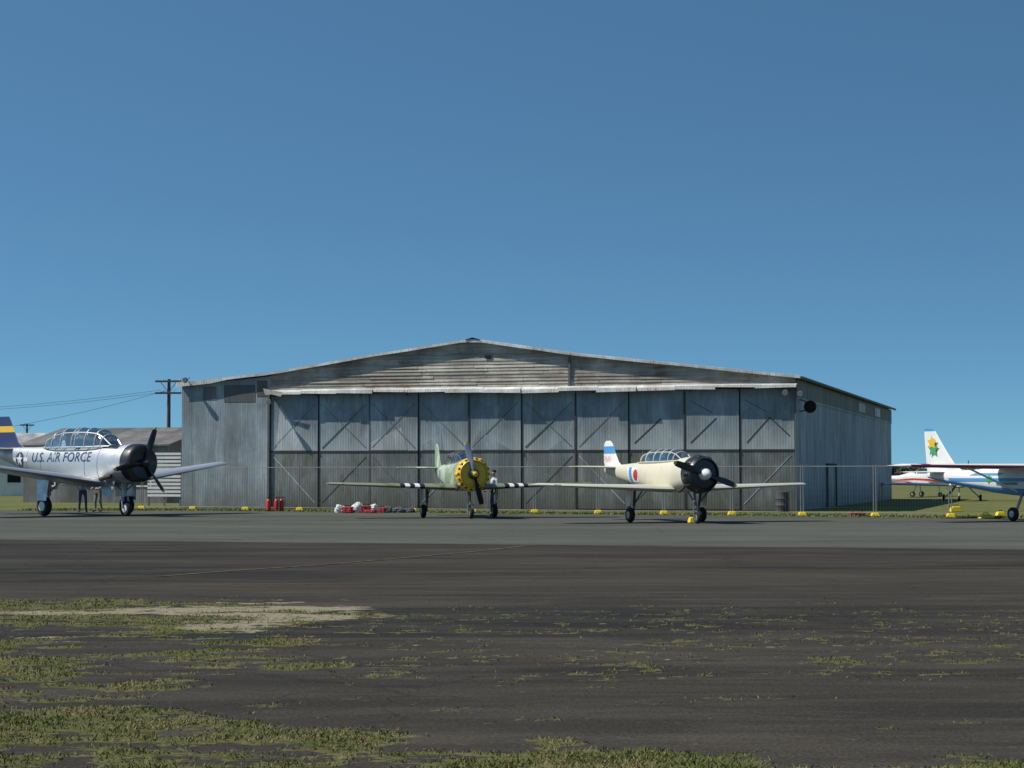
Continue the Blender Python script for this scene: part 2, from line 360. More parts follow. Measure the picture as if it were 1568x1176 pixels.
multi_box('hood_brackets',[(x,x+.06,-.34,-.02,5.28,5.33) for x in np.linspace(DL+.2,-.3,12)],M_rail,H)
edges=[DL+.03]
for px in (487,565,640,718,798,881,962,1048,1132):
    k=(px-784)/3000; s=(12.4-k*85.6)/(.96+k*.281); edges.append(-s)
edges.append(-.06)
box('door_void',DL,-.1,.30,.34,0,5.3,M_black,H)
def diag(nm,x0,z0_,x1,z1_,y,mat,t=.035):
    d=Vector((x1-x0,z1_-z0_)).normalized();nn=Vector((-d.y,d.x))*t
    slab(nm,[(x0+nn.x,z0_+nn.y),(x1+nn.x,z1_+nn.y),(x1-nn.x,z1_-nn.y),(x0-nn.x,z0_-nn.y)],y,y+.012,mat)
M_paleiron=iron('pale_iron',(.40,.44,.46),(.54,.57,.58),rustamt=.3,blotc=(.7,1.15))  # pale tone for the painted sunlight patches and a few lower braces
for i in range(10):
    a,c=edges[i]+.02,edges[i+1]-.02; yo=(.05 if i%2 else 0)+.02
    z0=random.uniform(.03,.07)
    box('door_leaf_lower_%d'%i,a,c,yo,yo+.06,z0,2.66,M_door_lo,H)
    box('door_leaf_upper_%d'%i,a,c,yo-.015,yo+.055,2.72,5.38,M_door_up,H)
    box('door_rail_%d'%i,a,c,yo-.03,yo+.03,2.661,2.719,M_rail,H)
    fr=[(a,a+.035,yo-.025,yo-.0151,2.72,5.36),(a,a+.035,yo-.012,yo-.0005,z0,2.66)]
    multi_box('door_stile_%d'%i,fr,M_brace,H)
    dark=i in(7,8,9)
    mt=M_rail if dark else M_door_lo; tt=.028 if dark else .030
    mid=(a+c)/2
    up=[(a+.15,2.85,c-.15,4.9),(c-.15,2.85,a+.15,4.9)]
    if i in(7,8): up=[(a+.25,3.0,mid+.2,4.1)]
    if i==9: up=[(a+.3,3.0,mid+.1,4.1)]
    elif i%2 and i<7: up=up[::-1]
    diag('door_brace_up_%d'%i,*up[0],yo-.024,mt,tt)
    if i==9:diag('door_brace_v_%d'%i,mid+.12,4.12,c-.2,3.3,yo-.024,mt,.028)
    if i in(1,2,5): diag('door_brace_upx_%d'%i,*up[1],yo-.0365,mt,tt*.8)
    if i in(8,9): diag('door_brace_top_%d'%i,a+.2,4.9,mid,4.35,yo-.024,M_brace,.022)
    lo_=[(a+.15,.3,c-.15,2.45),(c-.15,.3,a+.15,2.45)]
    if i%2==0: lo_=lo_[::-1]
    diag('door_brace_lo_%d'%i,*lo_[0],yo-.0135,M_brace if i%3 else M_paleiron,.018)
for k in (4,6,8): 
    box('door_post_%d'%k,edges[k]-.035,edges[k]+.035,-.02,.0,.02,5.27,M_rail,H)
for j,(x0,x1,xt,zt) in enumerate(((edges[0]+.35,edges[0]+1.9,edges[0]+.5,4.9),(edges[2]+.1,edges[2]+1.9,edges[2]+1.6,3.8),(edges[5]+1.3,edges[6]-.08,edges[6]-.1,4.2),(edges[4]+.2,edges[4]+2.0,edges[4]+.5,3.6),(edges[3]+.2,edges[3]+1.2,edges[3]+1.1,3.5))):
    yy=.002 if j in(0,1,3) else .052
    slab('sun_patch_%d'%j,[(x0,2.74),(x1,2.74),(xt,zt),(x0+.02 if j!=2 else x1-.5,2.74+(zt-2.74)*.35)],yy-.006,yy,M_paleiron if j<2 else M_wall)  # patches of sunlight on the doors, imitated by thin pale slabs
box('door_jamb_left',DL-.08,DL+.02,-.08,-.001,0,5.4,M_brace,H)
box('corner_post',-.055,.02,-.04,-.001,0,5.27,M_brace,H)
box('door_track',DL,-.1,-.20,.30,0.009,.03,M_rail,H)
for i,(x,z) in enumerate(((-.35,5.15),(.3,5.1),(-24.6,5.0),(-29.0,6.10))):
    y=-.45 if i<3 else -.3
    revolve('floodlight_%d'%i,[(-.28,.12),(-.2,.14),(-.05,.07),(.0,.05)],M_frame,H,(x,y,z),'Y',14)
    tubes('floodlight_arm_%d'%i,[((x,y,z),(x,-.02,z+.15),.025)],M_frame,H)
# ------------------------------------------------------------------ fence
FE=empty('security_fence')
A=Vector((-17.0,90.2,0));B=Vector((16.3,73,0));d=(B-A).normalized();Lf=(B-A).length
nP=13; segs=[];wires=[]
for i in range(nP+1):
    p=A+d*Lf*i/nP
    segs+= [(p+d*.05,p+d*.05+Vector((0,0,1.98)),.02),(p-d*.05,p-d*.05+Vector((0,0,1.98)),.02)]
for i in range(nP):
    p=A+d*(Lf*i/nP);q=A+d*(Lf*(i+1)/nP)
    for h in(.15,1.92): segs.append((p+Vector((0,0,h)),q+Vector((0,0,h)),.015))
    m=26
    for k in range(1,m):
        r=p.lerp(q,k/m); wires.append((r+Vector((0,0,.15)),r+Vector((0,0,1.9)),.0016))
    for h in np.arange(.35,1.85,.25): wires.append((p+Vector((0,0,h)),q+Vector((0,0,h)),.0015))
tubes('posts_and_rails',segs,M_galv,FE,6)
tubes('wire_mesh',wires,M_galv,FE,3)
for i in range(nP+1):
    p=A+d*Lf*i/nP
    vs=[(-.36,-.15,0),(.36,-.15,0),(.36,.15,0),(-.36,.15,0),(-.26,-.10,.16),(.26,-.10,.16),(.26,.10,.16),(-.26,.10,.16)]
    o=mesh_obj('foot_block_%d'%i,[(p.x+a*.5,p.y+b_-.05,c_+.008) for a,b_,c_ in vs],[(0,1,2,3),(4,5,6,7),(0,1,5,4),(1,2,6,5),(2,3,7,6),(3,0,4,7)],M_yel,FE)
    bv=o.modifiers.new('b','BEVEL');bv.width=.03;bv.segments=2
# ------------------------------------------------------------------ aircraft
def airfoil(n=10):
    xs=[(1-math.cos(math.pi*i/n))/2 for i in range(n+1)]
    yt=lambda x:5*(.2969*math.sqrt(x)-.126*x-.3516*x*x+.2843*x**3-.1015*x**4)
    return [(x,yt(x)) for x in xs]+[(x,-yt(x)*.7) for x in reversed(xs[1:-1])]
AF=airfoil()
def wingsec(y,xle,xte,z,t,axis='Y'):
    c=xle-xte
    if axis=='Y': return [(xle-a*c,y,z+b*t*c) for a,b in AF]
    return [(xle-a*c,b*t*c,y) for a,b in AF]
def expand(secs,ys):
    secs=np.array(secs);return [tuple(float(np.interp(y,secs[:,0],secs[:,k])) for k in range(5)) for y in ys]
def wing(P,name,secs,mats,segs=None):
    for sgn,nm in((1,'left'),(-1,'right')):
        if segs:
            ys=[a for a,_ in segs]+[secs[-1][0]]; sec=expand(secs,ys); sm_=[m for _,m in segs]
        else: sec=secs; sm_=[0]*(len(secs)-1)
        last=sec[-1]; sec=list(sec)+[(last[0]+.10,last[1]-.12,last[2]+.06,last[3]+.01,last[4]*.35)]; sm_=sm_+[sm_[-1]]
        loft(name+'_'+nm,[wingsec(s[0]*sgn,*s[1:]) for s in sec],mats,P,segmat=sm_)
def fusering(x,zc,w,h,e,n=28):
    r=[]
    for i in range(n):
        t=2*math.pi*i/n;c,s=math.cos(t),math.sin(t)
        r.append((x,w*math.copysign(abs(c)**(2/e),c),zc+h*math.copysign(abs(s)**(2/e),s)))
    return r
def fusehalf(st,x,z):
    st=sorted(st);a=np.array(st);zc,w,h,e=[float(np.interp(x,a[:,0],a[:,k])) for k in(1,2,3,4)]
    q=min(.999,abs((z-zc)/h));return w*(1-q**e)**(1/e)
def fuselage(P,st,mats,ringmat=None,seg=None):
    return loft('fuselage',[fusering(*s) for s in st],mats,P,segmat=seg,ringmat=ringmat)
M_glass,nt,b=newmat('canopy_glass')
tr_=N(nt,'ShaderNodeBsdfTransparent');tr_.inputs[0].default_value=(.62,.68,.68,1);gl=N(nt,'ShaderNodeBsdfGlossy');gl.inputs['Roughness'].default_value=.05
lw=N(nt,'ShaderNodeLayerWeight');lw.inputs[0].default_value=.45;mx=N(nt,'ShaderNodeMixShader');nt.links.new(lw.outputs['Facing'],mx.inputs[0]);nt.links.new(tr_.outputs[0],mx.inputs[1]);nt.links.new(gl.outputs[0],mx.inputs[2])
nt.links.new(mx.outputs[0],nt.nodes['Material Output'].inputs[0])
def canopy(P,st,frame,fidx=None,rail=.022):
    secs=[]
    for x,bz,w,h in st:
        secs.append([(x,w*math.cos(math.pi*i/12),bz+h*math.sin(math.pi*i/12)**.8) for i in range(13)])
    loft('canopy_glass',secs,M_glass,P,caps=False,closed=False)
    t=[]
    for k,s in enumerate(secs):
        if fidx and k not in fidx: continue
        for a,b_ in zip(s[:-1],s[1:]): t.append((a,b_,rail))
    for idx in(0,12,3,9):
        for s0,s1 in zip(secs[:-1],secs[1:]): t.append((s0[idx],s1[idx],rail*.8))
    tubes('canopy_frame',t,frame,P,6)
def wheel(P,name,x,y,r,w,mat_hub=None):
    revolve(name+'_tyre',[(-w/2,r*.55),(-w/2,r*.82),(-w*.3,r*.97),(0,r),(w*.3,r*.97),(w/2,r*.82),(w/2,r*.55)],M_rubber,P,(x,y,r+.004),'Y',24)
    revolve(name+'_hub',[(-w*.56,.03),(-w*.56,r*.3),(-w*.5,r*.5),(w*.5,r*.5),(w*.56,r*.3),(w*.56,.03)],mat_hub or M_steel,P,(x,y,r+.004),'Y',18)
def blade(P,name,hub,R,ang,mat,tipmat,chord=.19):
    secs=[];c,s=math.cos(ang),math.sin(ang);prof_=[(.08,.35,1.0),(.2,.6,.9),(.4,1,.65),(.65,1,.45),(.85,.85,.35),(.93,.75,.3),(1.0,.3,.28)]
    for f,cw,tw in prof_:
        r=f*R;ch=chord*cw;th=.02 if f>.3 else .045
        ring=[]
        for k in range(10):
            q=2*math.pi*k/10;u=ch/2*math.cos(q);v_=th*math.sin(q)
            tx=v_*math.cos(tw)+u*math.sin(tw);tt=u*math.cos(tw)-v_*math.sin(tw)
            ring.append((hub[0]+tx,hub[1]+c*tt*1+s*r*1,hub[2]+c*r-s*tt))
        secs.append(ring)
    loft(name,secs,[mat,tipmat],P,segmat=[0,0,0,0,0,1])
def cowling(P,x0,x1,zc,r,mat,front,ring_in,n=36):
    revolve('cowling',[(x0,r*.985),(x0+(x1-x0)*.45,r*1.03),(x1-.14,r*.97),(x1-.04,r*.90),(x1,r*.84),(x1-.02,ring_in+.03),(x1-.10,ring_in)],mat,P,(0,0,zc),'X',n)
    revolve('engine_face',[(x1-.13,ring_in+.02),(x1-.13,.05)],front,P,(0,0,zc),'X',n)
def radial(P,x,zc,r,mat,nn=9):
    seg=[]
    for i in range(nn):
        t=2*math.pi*i/nn
        seg.append(((x,math.cos(t)*.16,zc+math.sin(t)*.16),(x,math.cos(t)*r,zc+math.sin(t)*r),.07))
    tubes('engine_cylinders',seg,mat,P,10)
def decal(P,name,polys,st,mat,side=-1,off=.008):
    V=[];F=[]
    for vs,fs in polys:
        b=len(V)
        for x,z in vs: V.append((x,side*(fusehalf(st,x,z)+off),z))
        F+=[tuple(i+b for i in f) for f in fs]
    return mesh_obj(name,V,F,mat,P)
def gridrect(x0,x1,z0,z1,nx=6,nz=4,shear=0):
    vs=[(x0+(x1-x0)*i/nx+shear*(j/nz),z0+(z1-z0)*j/nz) for j in range(nz+1) for i in range(nx+1)]
    fs=[(j*(nx+1)+i,j*(nx+1)+i+1,(j+1)*(nx+1)+i+1,(j+1)*(nx+1)+i) for j in range(nz) for i in range(nx)]
    return vs,fs
def disc(cx,cz,r,n=24): 
    vs=[(cx,cz)]+[(cx+r*math.cos(2*math.pi*i/n),cz+r*math.sin(2*math.pi*i/n)) for i in range(n)]
    return vs,[(0,1+i,1+(i+1)%n) for i in range(n)]
def star(cx,cz,r,n=5,inner=.4,rot=math.pi/2):
    vs=[(cx,cz)]
    for i in range(2*n):
        rr=r if i%2==0 else r*inner;t=rot+math.pi*i/n;vs.append((cx+rr*math.cos(t),cz+rr*math.sin(t)))
    return vs,[(0,1+i,1+(i+1)%(2*n)) for i in range(2*n)]
def text_polys(txt,size,x0,z0,sx=1):
    cu=bpy.data.curves.new('t','FONT');cu.body=txt;cu.size=size;cu.resolution_u=3
    o=bpy.data.objects.new('t',cu);COL.objects.link(o);bpy.context.view_layer.update()
    me=o.to_mesh();bm=bmesh.new();bm.from_mesh(me);bmesh.ops.triangulate(bm,faces=bm.faces)
    vs=[(x0+v.co.x*sx,z0+v.co.y) for v in bm.verts];fs=[tuple(v.index for v in f.verts) for f in bm.faces]
    bm.free();o.to_mesh_clear();bpy.data.objects.remove(o);return vs,fs
def tail(P,finsecs,finmats,finseg,stabsecs,stabmat):
    loft('fin',[wingsec(s[0],s[1],s[2],0,s[3],'Z') for s in finsecs],finmats,P,segmat=finseg)
    for sgn,nm in((1,'left'),(-1,'right')):
        loft('tailplane_'+nm,[wingsec(s[0]*sgn,*s[1:]) for s in stabsecs],stabmat,P)
def seats(P,pos,mat):
    bx=[]
    for x,z in pos: bx+=[(x-.06,x+.04,-.2,.2,z-.5,z+.22),(x-.04,x+.03,-.11,.11,z+.221,z+.38)]
    multi_box('seats',bx,mat,P)

def trainer(name,loc,fwd,body,under,wingm,wingseg,cowlm,finmats,finseg,spinm,bladem,tipm,bang,green):
    P=empty(name,loc,math.atan2(fwd[1],fwd[0]))
    st=[(2.02,1.62,.54,.56,2.1),(1.5,1.62,.53,.57,2.2),(.9,1.57,.50,.56,2.4),(0,1.55,.48,.55,2.5),(-1.0,1.56,.45,.52,2.4),(-2.0,1.60,.36,.44,2.3),(-3.2,1.66,.24,.32,2.2),(-4.3,1.72,.13,.21,2),(-5.0,1.76,.05,.12,2),(-5.15,1.77,.02,.05,2)]
    fuselage(P,st,[body,under],ringmat=lambda k,i:1 if 16<=i<=25 and green else 0)
    cowling(P,1.95,2.55,1.62,.60,cowlm,M_black,.46)
    revolve('spinner',[(2.36,.20),(2.5,.20),(2.66,.17),(2.78,.10),(2.84,.02)],None,P,(0,0,1.62),'X',20,mats=[spinm,M_yelp if green else spinm],segmat=[0,0,0,1])
    V=[];F=[]
    for i in range(18):
        t=2*math.pi*i/18
        for q in(t-.09,t+.09):
            for r in(.2,.45): V.append((2.44,math.cos(q)*r,1.62+math.sin(q)*r))
        b=4*i;F.append((b,b+1,b+3,b+2))
    mesh_obj('cooling_shutters',V,F,M_rubber if green else M_frame,P)
    for i in range(9):
        t=2*math.pi*(i+.5)/9;c_,s_=math.cos(t),math.sin(t);R_=.60
        secs=[]
        for x,w,h in((2.0,.05,.0),(2.1,.085,.055),(2.3,.085,.06),(2.42,.05,.0)):
            ring=[]
            for a in range(8):
                q=2*math.pi*a/8;u=w*math.cos(q);v_=R_+h*math.sin(q)-.01
                ring.append((x,c_*v_-s_*u,1.62+s_*v_+c_*u))
            secs.append(ring)
        loft('rocker_blister_%d'%i,secs,cowlm,P)
    if green:
        V=[];F=[]
        for i in range(18):
            t=2*math.pi*i/18
            for q in(t-.075,t+.075):
                for x,r in((2.425,.592),(2.525,.545)): V.append((x,math.cos(q)*r,1.62+math.sin(q)*r))
            b=4*i;F.append((b,b+1,b+3,b+2))
        mesh_obj('cowl_slots',V,F,M_black,P)
    blade(P,'propeller_blade_1',(2.56,0,1.62),1.2,bang,bladem,tipm,.25);blade(P,'propeller_blade_2',(2.56,0,1.62),1.2,bang+math.pi,M_black if green else bladem,tipm,.25)
    wing(P,'wing',[(.3,1.05,-1.05,1.12,.15),(2.5,.85,-.70,1.19,.13),(4.9,.62,-.45,1.27,.11)],wingm,wingseg)
    box('wing_centre',-.95,.95,-.31,.31,1.03,1.2,body,P,.04)
    tail(P,finsecs=[(1.85,-3.55,-5.1,.06),(2.05,-3.95,-5.2,.08),(2.35,-4.2,-5.22,.08),(2.62,-4.4,-5.2,.08),(2.74,-4.5,-5.15,.07),(2.82,-4.68,-5.02,.04)],finmats=finmats,finseg=finseg,
         stabsecs=[(.05,-3.9,-5.0,1.86,.09),(1.2,-4.1,-4.95,1.88,.09),(1.62,-4.3,-4.85,1.89,.05)],stabmat=body)
    canopy(P,[(1.25,2.08,.26,.02),(.9,2.06,.33,.30),(.55,2.05,.35,.40),(.0,2.04,.36,.42),(-.5,2.04,.36,.42),(-1.1,2.04,.35,.40),(-1.6,2.03,.30,.28),(-2.15,2.0,.15,.04)],body if not green else M_frame,rail=.018)
    seats(P,((.1,2.05),(-1.05,2.05)),M_black)
    multi_box('instrument_coaming',[(.75,.95,-.27,.27,1.95,2.16),(-.45,-.3,-.27,.27,1.95,2.17)],M_black,P)
    wheel(P,'nose_wheel',2.0,0,.20,.14);wheel(P,'main_wheel_left',-.25,1.35,.25,.17);wheel(P,'main_wheel_right',-.25,-1.35,.25,.17)
    g=[((2.0,.11,.2),(1.9,.09,.55),.025),((2.0,-.11,.2),(1.9,-.09,.55),.025),((1.9,.0,.5),(1.75,0,1.15),.045),((1.85,0,.65),(1.25,0,1.1),.025)]
    for s in(1,-1): g+=[((-.25,s*1.22,.25),(-.22,s*1.22,.6),.03),((-.22,s*1.22,.55),(-.1,s*1.25,1.15),.05),((-.22,s*1.22,.62),(.5,s*1.25,1.1),.025),((-.25,s*1.2,.25),(-.25,s*1.40,.25),.03)]
    tubes('landing_gear_struts',g,M_frame,P,8)
    for s in(1,-1): mesh_obj('gear_door_%s'%('left' if s>0 else 'right'),[(.05,s*1.42,1.15),(-.45,s*1.42,1.15),(-.38,s*1.44,.55),(-.08,s*1.44,.55),(.05,s*1.40,1.15),(-.45,s*1.40,1.15),(-.38,s*1.42,.55),(-.08,s*1.42,.55)],[(0,1,2,3),(4,5,6,7),(0,3,7,4),(1,2,6,5),(2,3,7,6),(0,1,5,4)],body,P)
    tubes('exhaust_pipes',[((1.9,.42,1.2),(1.55,.44,1.05),.05),((1.9,-.42,1.2),(1.55,-.44,1.05),.05)],M_rail,P)
    tubes('aerial',[((-1.9,0,2.02),(-2.05,0,2.42),.012),((4.72-4.2,-4.5,1.28),(1.15,-4.5,1.27),.012)],M_frame,P,5)
    V=[];F=[]
    for s in(1,-1):
        for (y0,xa,y1,xb,dz) in((2.6,-.36,4.7,-.20,0),(.6,-.66,2.4,-.42,0)):
            b=len(V);z0=1.12+.034*y0+.085;z1=1.12+.034*y1+.072
            V+=[(xa,s*y0,z0),(xa-.03,s*y0,z0-.004),(xb-.03,s*y1,z1-.004),(xb,s*y1,z1)];F.append((b,b+1,b+2,b+3))
    mesh_obj('control_surface_gaps',V,F,M_black,P)
    return P,st
M_cream=paint('cream_paint',(.70,.65,.50),.35,dirt=.3,coat=.3)
M_creamw=paint('cream_wing',(.58,.57,.47),.4,dirt=.35)
M_blackp=paint('black_gloss',(.012,.012,.014),.28,dirt=.2,coat=.3)
m,nt,b=newmat('green_camouflage');v=coords(nt);c=mixc(nt,ramp(nt,noi(nt,v,.9,3,.5,.6),.47,.53),(.24,.32,.21),(.48,.54,.44));nt.links.new(c,b.inputs['Base Color']);b.inputs['Roughness'].default_value=.5;M_green=m
m,nt,b=newmat('green_wing');v=coords(nt);c=mixc(nt,ramp(nt,noi(nt,v,.7,3,.5,.6),.47,.53),(.10,.14,.065),(.20,.23,.15));nt.links.new(c,b.inputs['Base Color']);b.inputs['Roughness'].default_value=.5;M_greenw=m
M_under=paint('pale_underside',(.45,.50,.45),.5)
M_yelp=paint('yellow_gloss',(.78,.48,.015),.3,dirt=.25,coat=.3)
M_blue=paint('blue_paint',(.05,.16,.42),.35)
M_sky=paint('light_blue_paint',(.07,.30,.60),.35)
M_navy=paint('navy_lettering',(.02,.035,.12),.4)
M_lblue=paint('pale_blade',(.30,.38,.50),.35,.2)
M_dblade=paint('dark_blade',(.03,.035,.04),.35)
M_silver=paint('bare_aluminium',(.58,.60,.62),.33,.65,dirt=.5,dscale=2)
stripe=[(.3,0),(1.5,1),(1.68,2),(1.86,1),(2.04,2),(2.22,1),(2.4,0)]
PG,stg=trainer('camouflage_trainer_aircraft',(-1.92,73,0),(.22,-.975),M_green,M_under,[M_greenw,M_blackp,M_white],stripe,M_yelp,[M_green,M_green,M_white],[0,0,0,0,0],M_blackp,M_lblue,M_yelp,-.25,True)
decal(PG,'fuselage_marking',[gridrect(-2.9,-2.3,1.5,1.75,4,3)],stg,M_white);decal(PG,'code_letters',[gridrect(-2.7,-2.6,1.5,1.8,2,3),gridrect(-2.5,-2.4,1.5,1.8,2,3)],stg,M_navy,off=.014)
PY,sty=trainer('cream_trainer_aircraft',(5.3,66,0),(.38,-.925),M_cream,M_cream,[M_creamw],None,M_blackp,[M_white,M_sky,M_cream],[0,0,1,0,0],M_white,M_dblade,M_yelp,-1.25,False)
decal(PY,'white_flash',[gridrect(-2.55,-1.55,1.35,1.86,8,5,-.15)],sty,M_white,off=.006)
decal(PY,'blue_flash',[gridrect(-2.4,-2.15,1.35,1.86,4,5,-.15)],sty,M_sky,off=.012)
decal(PY,'red_roundel',[disc(-1.85,1.60,.19)],sty,M_red,off=.02)
vs,fs=text_polys('DA 52',.2,-5.08,2.12,sx=1)
mesh_obj('fin_lettering',[(x,-.075,z) for x,z in vs],fs,M_red,PY)
# --- large silver trainer
PT=empty('silver_military_trainer_aircraft',(-16.47,77,0),math.atan2(-.67,.74))
PT.scale=(1.07,1,1)
st=[(2.1,2.02,.70,.72,2.05),(1.6,2.02,.69,.74,2.1),(1.1,1.98,.62,.80,2.2),(.2,1.93,.55,.82,2.3),(-1.2,1.95,.52,.80,2.3),(-2.6,2.05,.45,.68,2.2),(-4.0,2.22,.32,.50,2.1),(-5.2,2.38,.20,.34,2),(-6.2,2.50,.08,.18,2),(-6.4,2.52,.03,.08,2)]
fuselage(PT,st,[M_silver,M_blackp],ringmat=lambda k,i:1 if (k<=1 and 4<=i<=9) else 0)
cowling(PT,2.05,3.05,2.05,.72,M_silver,M_black,.50)
radial(PT,2.97,2.05,.50,M_frame)
revolve('propeller_hub',[(2.95,.17),(3.12,.17),(3.3,.12),(3.38,.03)],M_blackp,PT,(0,0,2.05),'X',18)
revolve('cowl_black_ring',[(2.55,.737),(2.92,.725),(3.03,.67),(3.07,.60),(3.05,.53)],M_blackp,PT,(0,0,2.05),'X',36)
multi_box('cowl_flap_gap',[(2.06,2.09,-.05,.05,2.77,2.79)],M_black,PT)
for i in range(3): blade(PT,'propeller_blade_%d'%i,(3.12,0,2.05),1.45,.35+i*2*math.pi/3,M_blackp,M_yelp,.24)
wing(PT,'wing',[(.45,1.45,-1.45,1.28,.16),(2.4,1.15,-1.1,1.52,.15),(6.25,.62,-.80,2.05,.12)],[M_silver,M_navy],[(.45,0),(5.2,0)])
box('wing_centre',-1.35,1.3,-.46,.46,1.16,1.42,M_silver,PT,.05)
tail(PT,[(2.5,-3.9,-6.3,.06),(2.9,-4.7,-6.45,.08),(3.35,-5.0,-6.45,.08),(3.6,-5.15,-6.42,.08),(3.8,-5.25,-6.4,.08),(4.0,-5.4,-6.3,.05)],[M_navy,M_yelp,M_navy],[0,0,1,0,0],[(.1,-4.9,-6.2,2.65,.09),(2.0,-5.2,-6.15,2.70,.09),(2.6,-5.35,-6.1,2.72,.05)],M_silver)
canopy(PT,[(1.45,2.70,.34,.03),(1.05,2.70,.44,.45),(.7,2.69,.47,.66),(.1,2.68,.48,.74),(-.5,2.68,.48,.76),(-.7,2.68,.48,.76),(-1.4,2.68,.47,.73),(-2.0,2.68,.43,.60),(-2.5,2.68,.34,.38),(-2.8,2.66,.2,.08)],M_silver,rail=.035)
seats(PT,((.1,2.95),(-1.35,2.98)),M_black)
multi_box('instrument_coaming',[(.85,1.15,-.33,.33,2.6,2.9),(-.6,-.42,-.33,.33,2.6,3.0)],M_black,PT)
wheel(PT,'nose_wheel',2.05,0,.30,.2,M_white);wheel(PT,'main_wheel_left',-.35,1.95,.38,.25,M_white);wheel(PT,'main_wheel_right',-.35,-1.95,.38,.25,M_white)
g=[((2.05,.16,.3),(1.95,.14,.8),.035),((2.05,-.16,.3),(1.95,-.14,.8),.035),((1.95,0,.75),(1.75,0,1.5),.065),((1.9,0,.9),(1.2,0,1.4),.03)]
for s in(1,-1): g+=[((-.35,s*1.78,.38),(-.3,s*1.78,.85),.045),((-.3,s*1.78,.8),(-.2,s*1.82,1.45),.075),((-.3,s*1.78,.9),(.5,s*1.8,1.4),.03),((-.35,s*1.75,.38),(-.35,s*2.0,.38),.04)]
tubes('landing_gear_struts',g,M_steel,PT,8)
for s in(1,-1):
    x=[(.1,s*2.05,1.5),(-.65,s*2.05,1.5),(-.55,s*2.12,.6),(0,s*2.12,.6)]
    mesh_obj('gear_door_%s'%('left' if s>0 else 'right'),x+[(a,b_-.03,c_) for a,b_,c_ in x],[(0,1,2,3),(4,5,6,7),(0,3,7,4),(1,2,6,5),(2,3,7,6),(0,1,5,4)],M_silver,PT)
x=[(1.7,.25,1.35),(1.0,.25,1.25),(1.05,.32,.75),(1.6,.32,.8)]
for s in(1,-1): mesh_obj('nose_gear_door_%s'%('left' if s>0 else 'right'),[(a,s*b_,c_) for a,b_,c_ in x]+[(a,s*(b_+.02),c_) for a,b_,c_ in x],[(0,1,2,3),(4,5,6,7),(0,3,7,4),(1,2,6,5),(2,3,7,6),(0,1,5,4)],M_silver,PT)
tubes('exhaust_stacks',[((1.9,s*.6,1.55),(1.3,s*.66,1.42),.08) for s in(1,-1)],M_rail,PT)
tubes('wing_pitot',[((.6,-5.6,2.0),(1.3,-5.6,1.98),.02)],M_steel,PT,5)
vs,fs=text_polys('U.S. AIR FORCE',.54,-3.35,2.12,sx=1.08)
decal(PT,'service_lettering',[(vs,fs)],st,M_navy,off=.015)
decal(PT,'insignia_disc',[disc(-4.25,2.22,.30)],st,M_navy,off=.012)
decal(PT,'insignia_bars',[gridrect(-4.85,-3.65,2.14,2.30,8,2)],st,M_white,off=.009)
decal(PT,'insignia_star',[star(-4.25,2.22,.27)],st,M_white,off=.022)
decal(PT,'panel_lines',[gridrect(x,x+.02,1.5,2.6,1,10) for x in(1.05,.2,-2.7,-3.75)],st,M_frame,off=.004)
# --- white aircraft at the right, shoulder wing
PW=empty('white_utility_aircraft',(17.75,68.5,0),math.atan2(-.87,.5))
st=[(2.9,1.35,.30,.32,2.2),(2.3,1.35,.45,.46,2.3),(1.4,1.38,.52,.55,2.5),(.2,1.40,.52,.55,2.5),(-1.0,1.40,.45,.46,2.4),(-2.5,1.45,.30,.32,2.3),(-3.9,1.52,.16,.20,2),(-4.7,1.58,.05,.10,2)]
fuselage(PW,st,[M_white,M_sky],ringmat=lambda k,i:1 if 16<=i<=25 else 0)
decal(PW,'blue_swoosh',[gridrect(-3.4,1.2,1.36,1.48,16,2),gridrect(-2.2,-.6,1.58,1.66,8,2,.3)],st,M_sky,off=.01)
M_leaf=paint('leaf_green',(.05,.35,.12),.4)
decal(PW,'green_emblem',[star(-1.1,1.45,.18,6,.6),gridrect(-.7,.4,1.25,1.33,8,2)],st,M_leaf,off=.018)
M_dred=paint('dark_red_edge',(.22,.03,.035),.4)
wing(PW,'wing',[(.2,1.0,-.75,1.86,.14),(3.0,.9,-.6,1.88,.13),(5.6,.7,-.5,1.90,.11)],[M_white,M_dred],[(.2,0),(4.7,1),(5.1,0)])
tubes('wing_leading_edge',[((1.0,-.3,1.86),(.7,-5.6,1.90),.055,.04),((1.0,.3,1.86),(.7,5.6,1.90),.055,.04)],M_dred,PW)
box('wing_centre',-.7,.95,-.2,.2,1.78,1.96,M_white,PW,.03)
tail(PW,[(1.55,-2.6,-4.75,.05),(2.0,-3.3,-4.8,.08),(2.5,-3.75,-4.85,.08),(3.0,-4.15,-4.9,.08),(3.2,-4.3,-4.9,.07),(3.3,-4.4,-4.9,.05)],[M_white,M_sky],[0,0,0,0,1],[(.05,-3.7,-4.6,1.7,.09),(1.5,-3.95,-4.55,1.7,.07)],M_white)
vs,fs=star(-4.36,2.55,.30,5,.5);mesh_obj('fin_leaf_emblem',[(x,-.085,z) for x,z in vs],fs,M_leaf,PW)
vs,fs=star(-4.40,2.78,.26,5,.55,.3);mesh_obj('fin_flower_emblem',[(x,-.095,z) for x,z in vs],fs,M_yelp,PW)
canopy(PW,[(2.3,1.75,.3,.02),(1.9,1.75,.38,.22),(1.3,1.78,.42,.28),(.95,1.80,.42,.28)],M_white)
revolve('spinner',[(2.85,.18),(3.0,.17),(3.2,.09),(3.27,.02)],M_blue,PW,(0,0,1.35),'X',18)
for i in range(3): blade(PW,'propeller_blade_%d'%i,(3.0,0,1.35),1.0,.2+i*2*math.pi/3,M_dblade,M_yelp)
wheel(PW,'nose_wheel',2.0,0,.2,.14);wheel(PW,'main_wheel_left',.5,.85,.24,.17);wheel(PW,'main_wheel_right',.5,-.85,.24,.17)
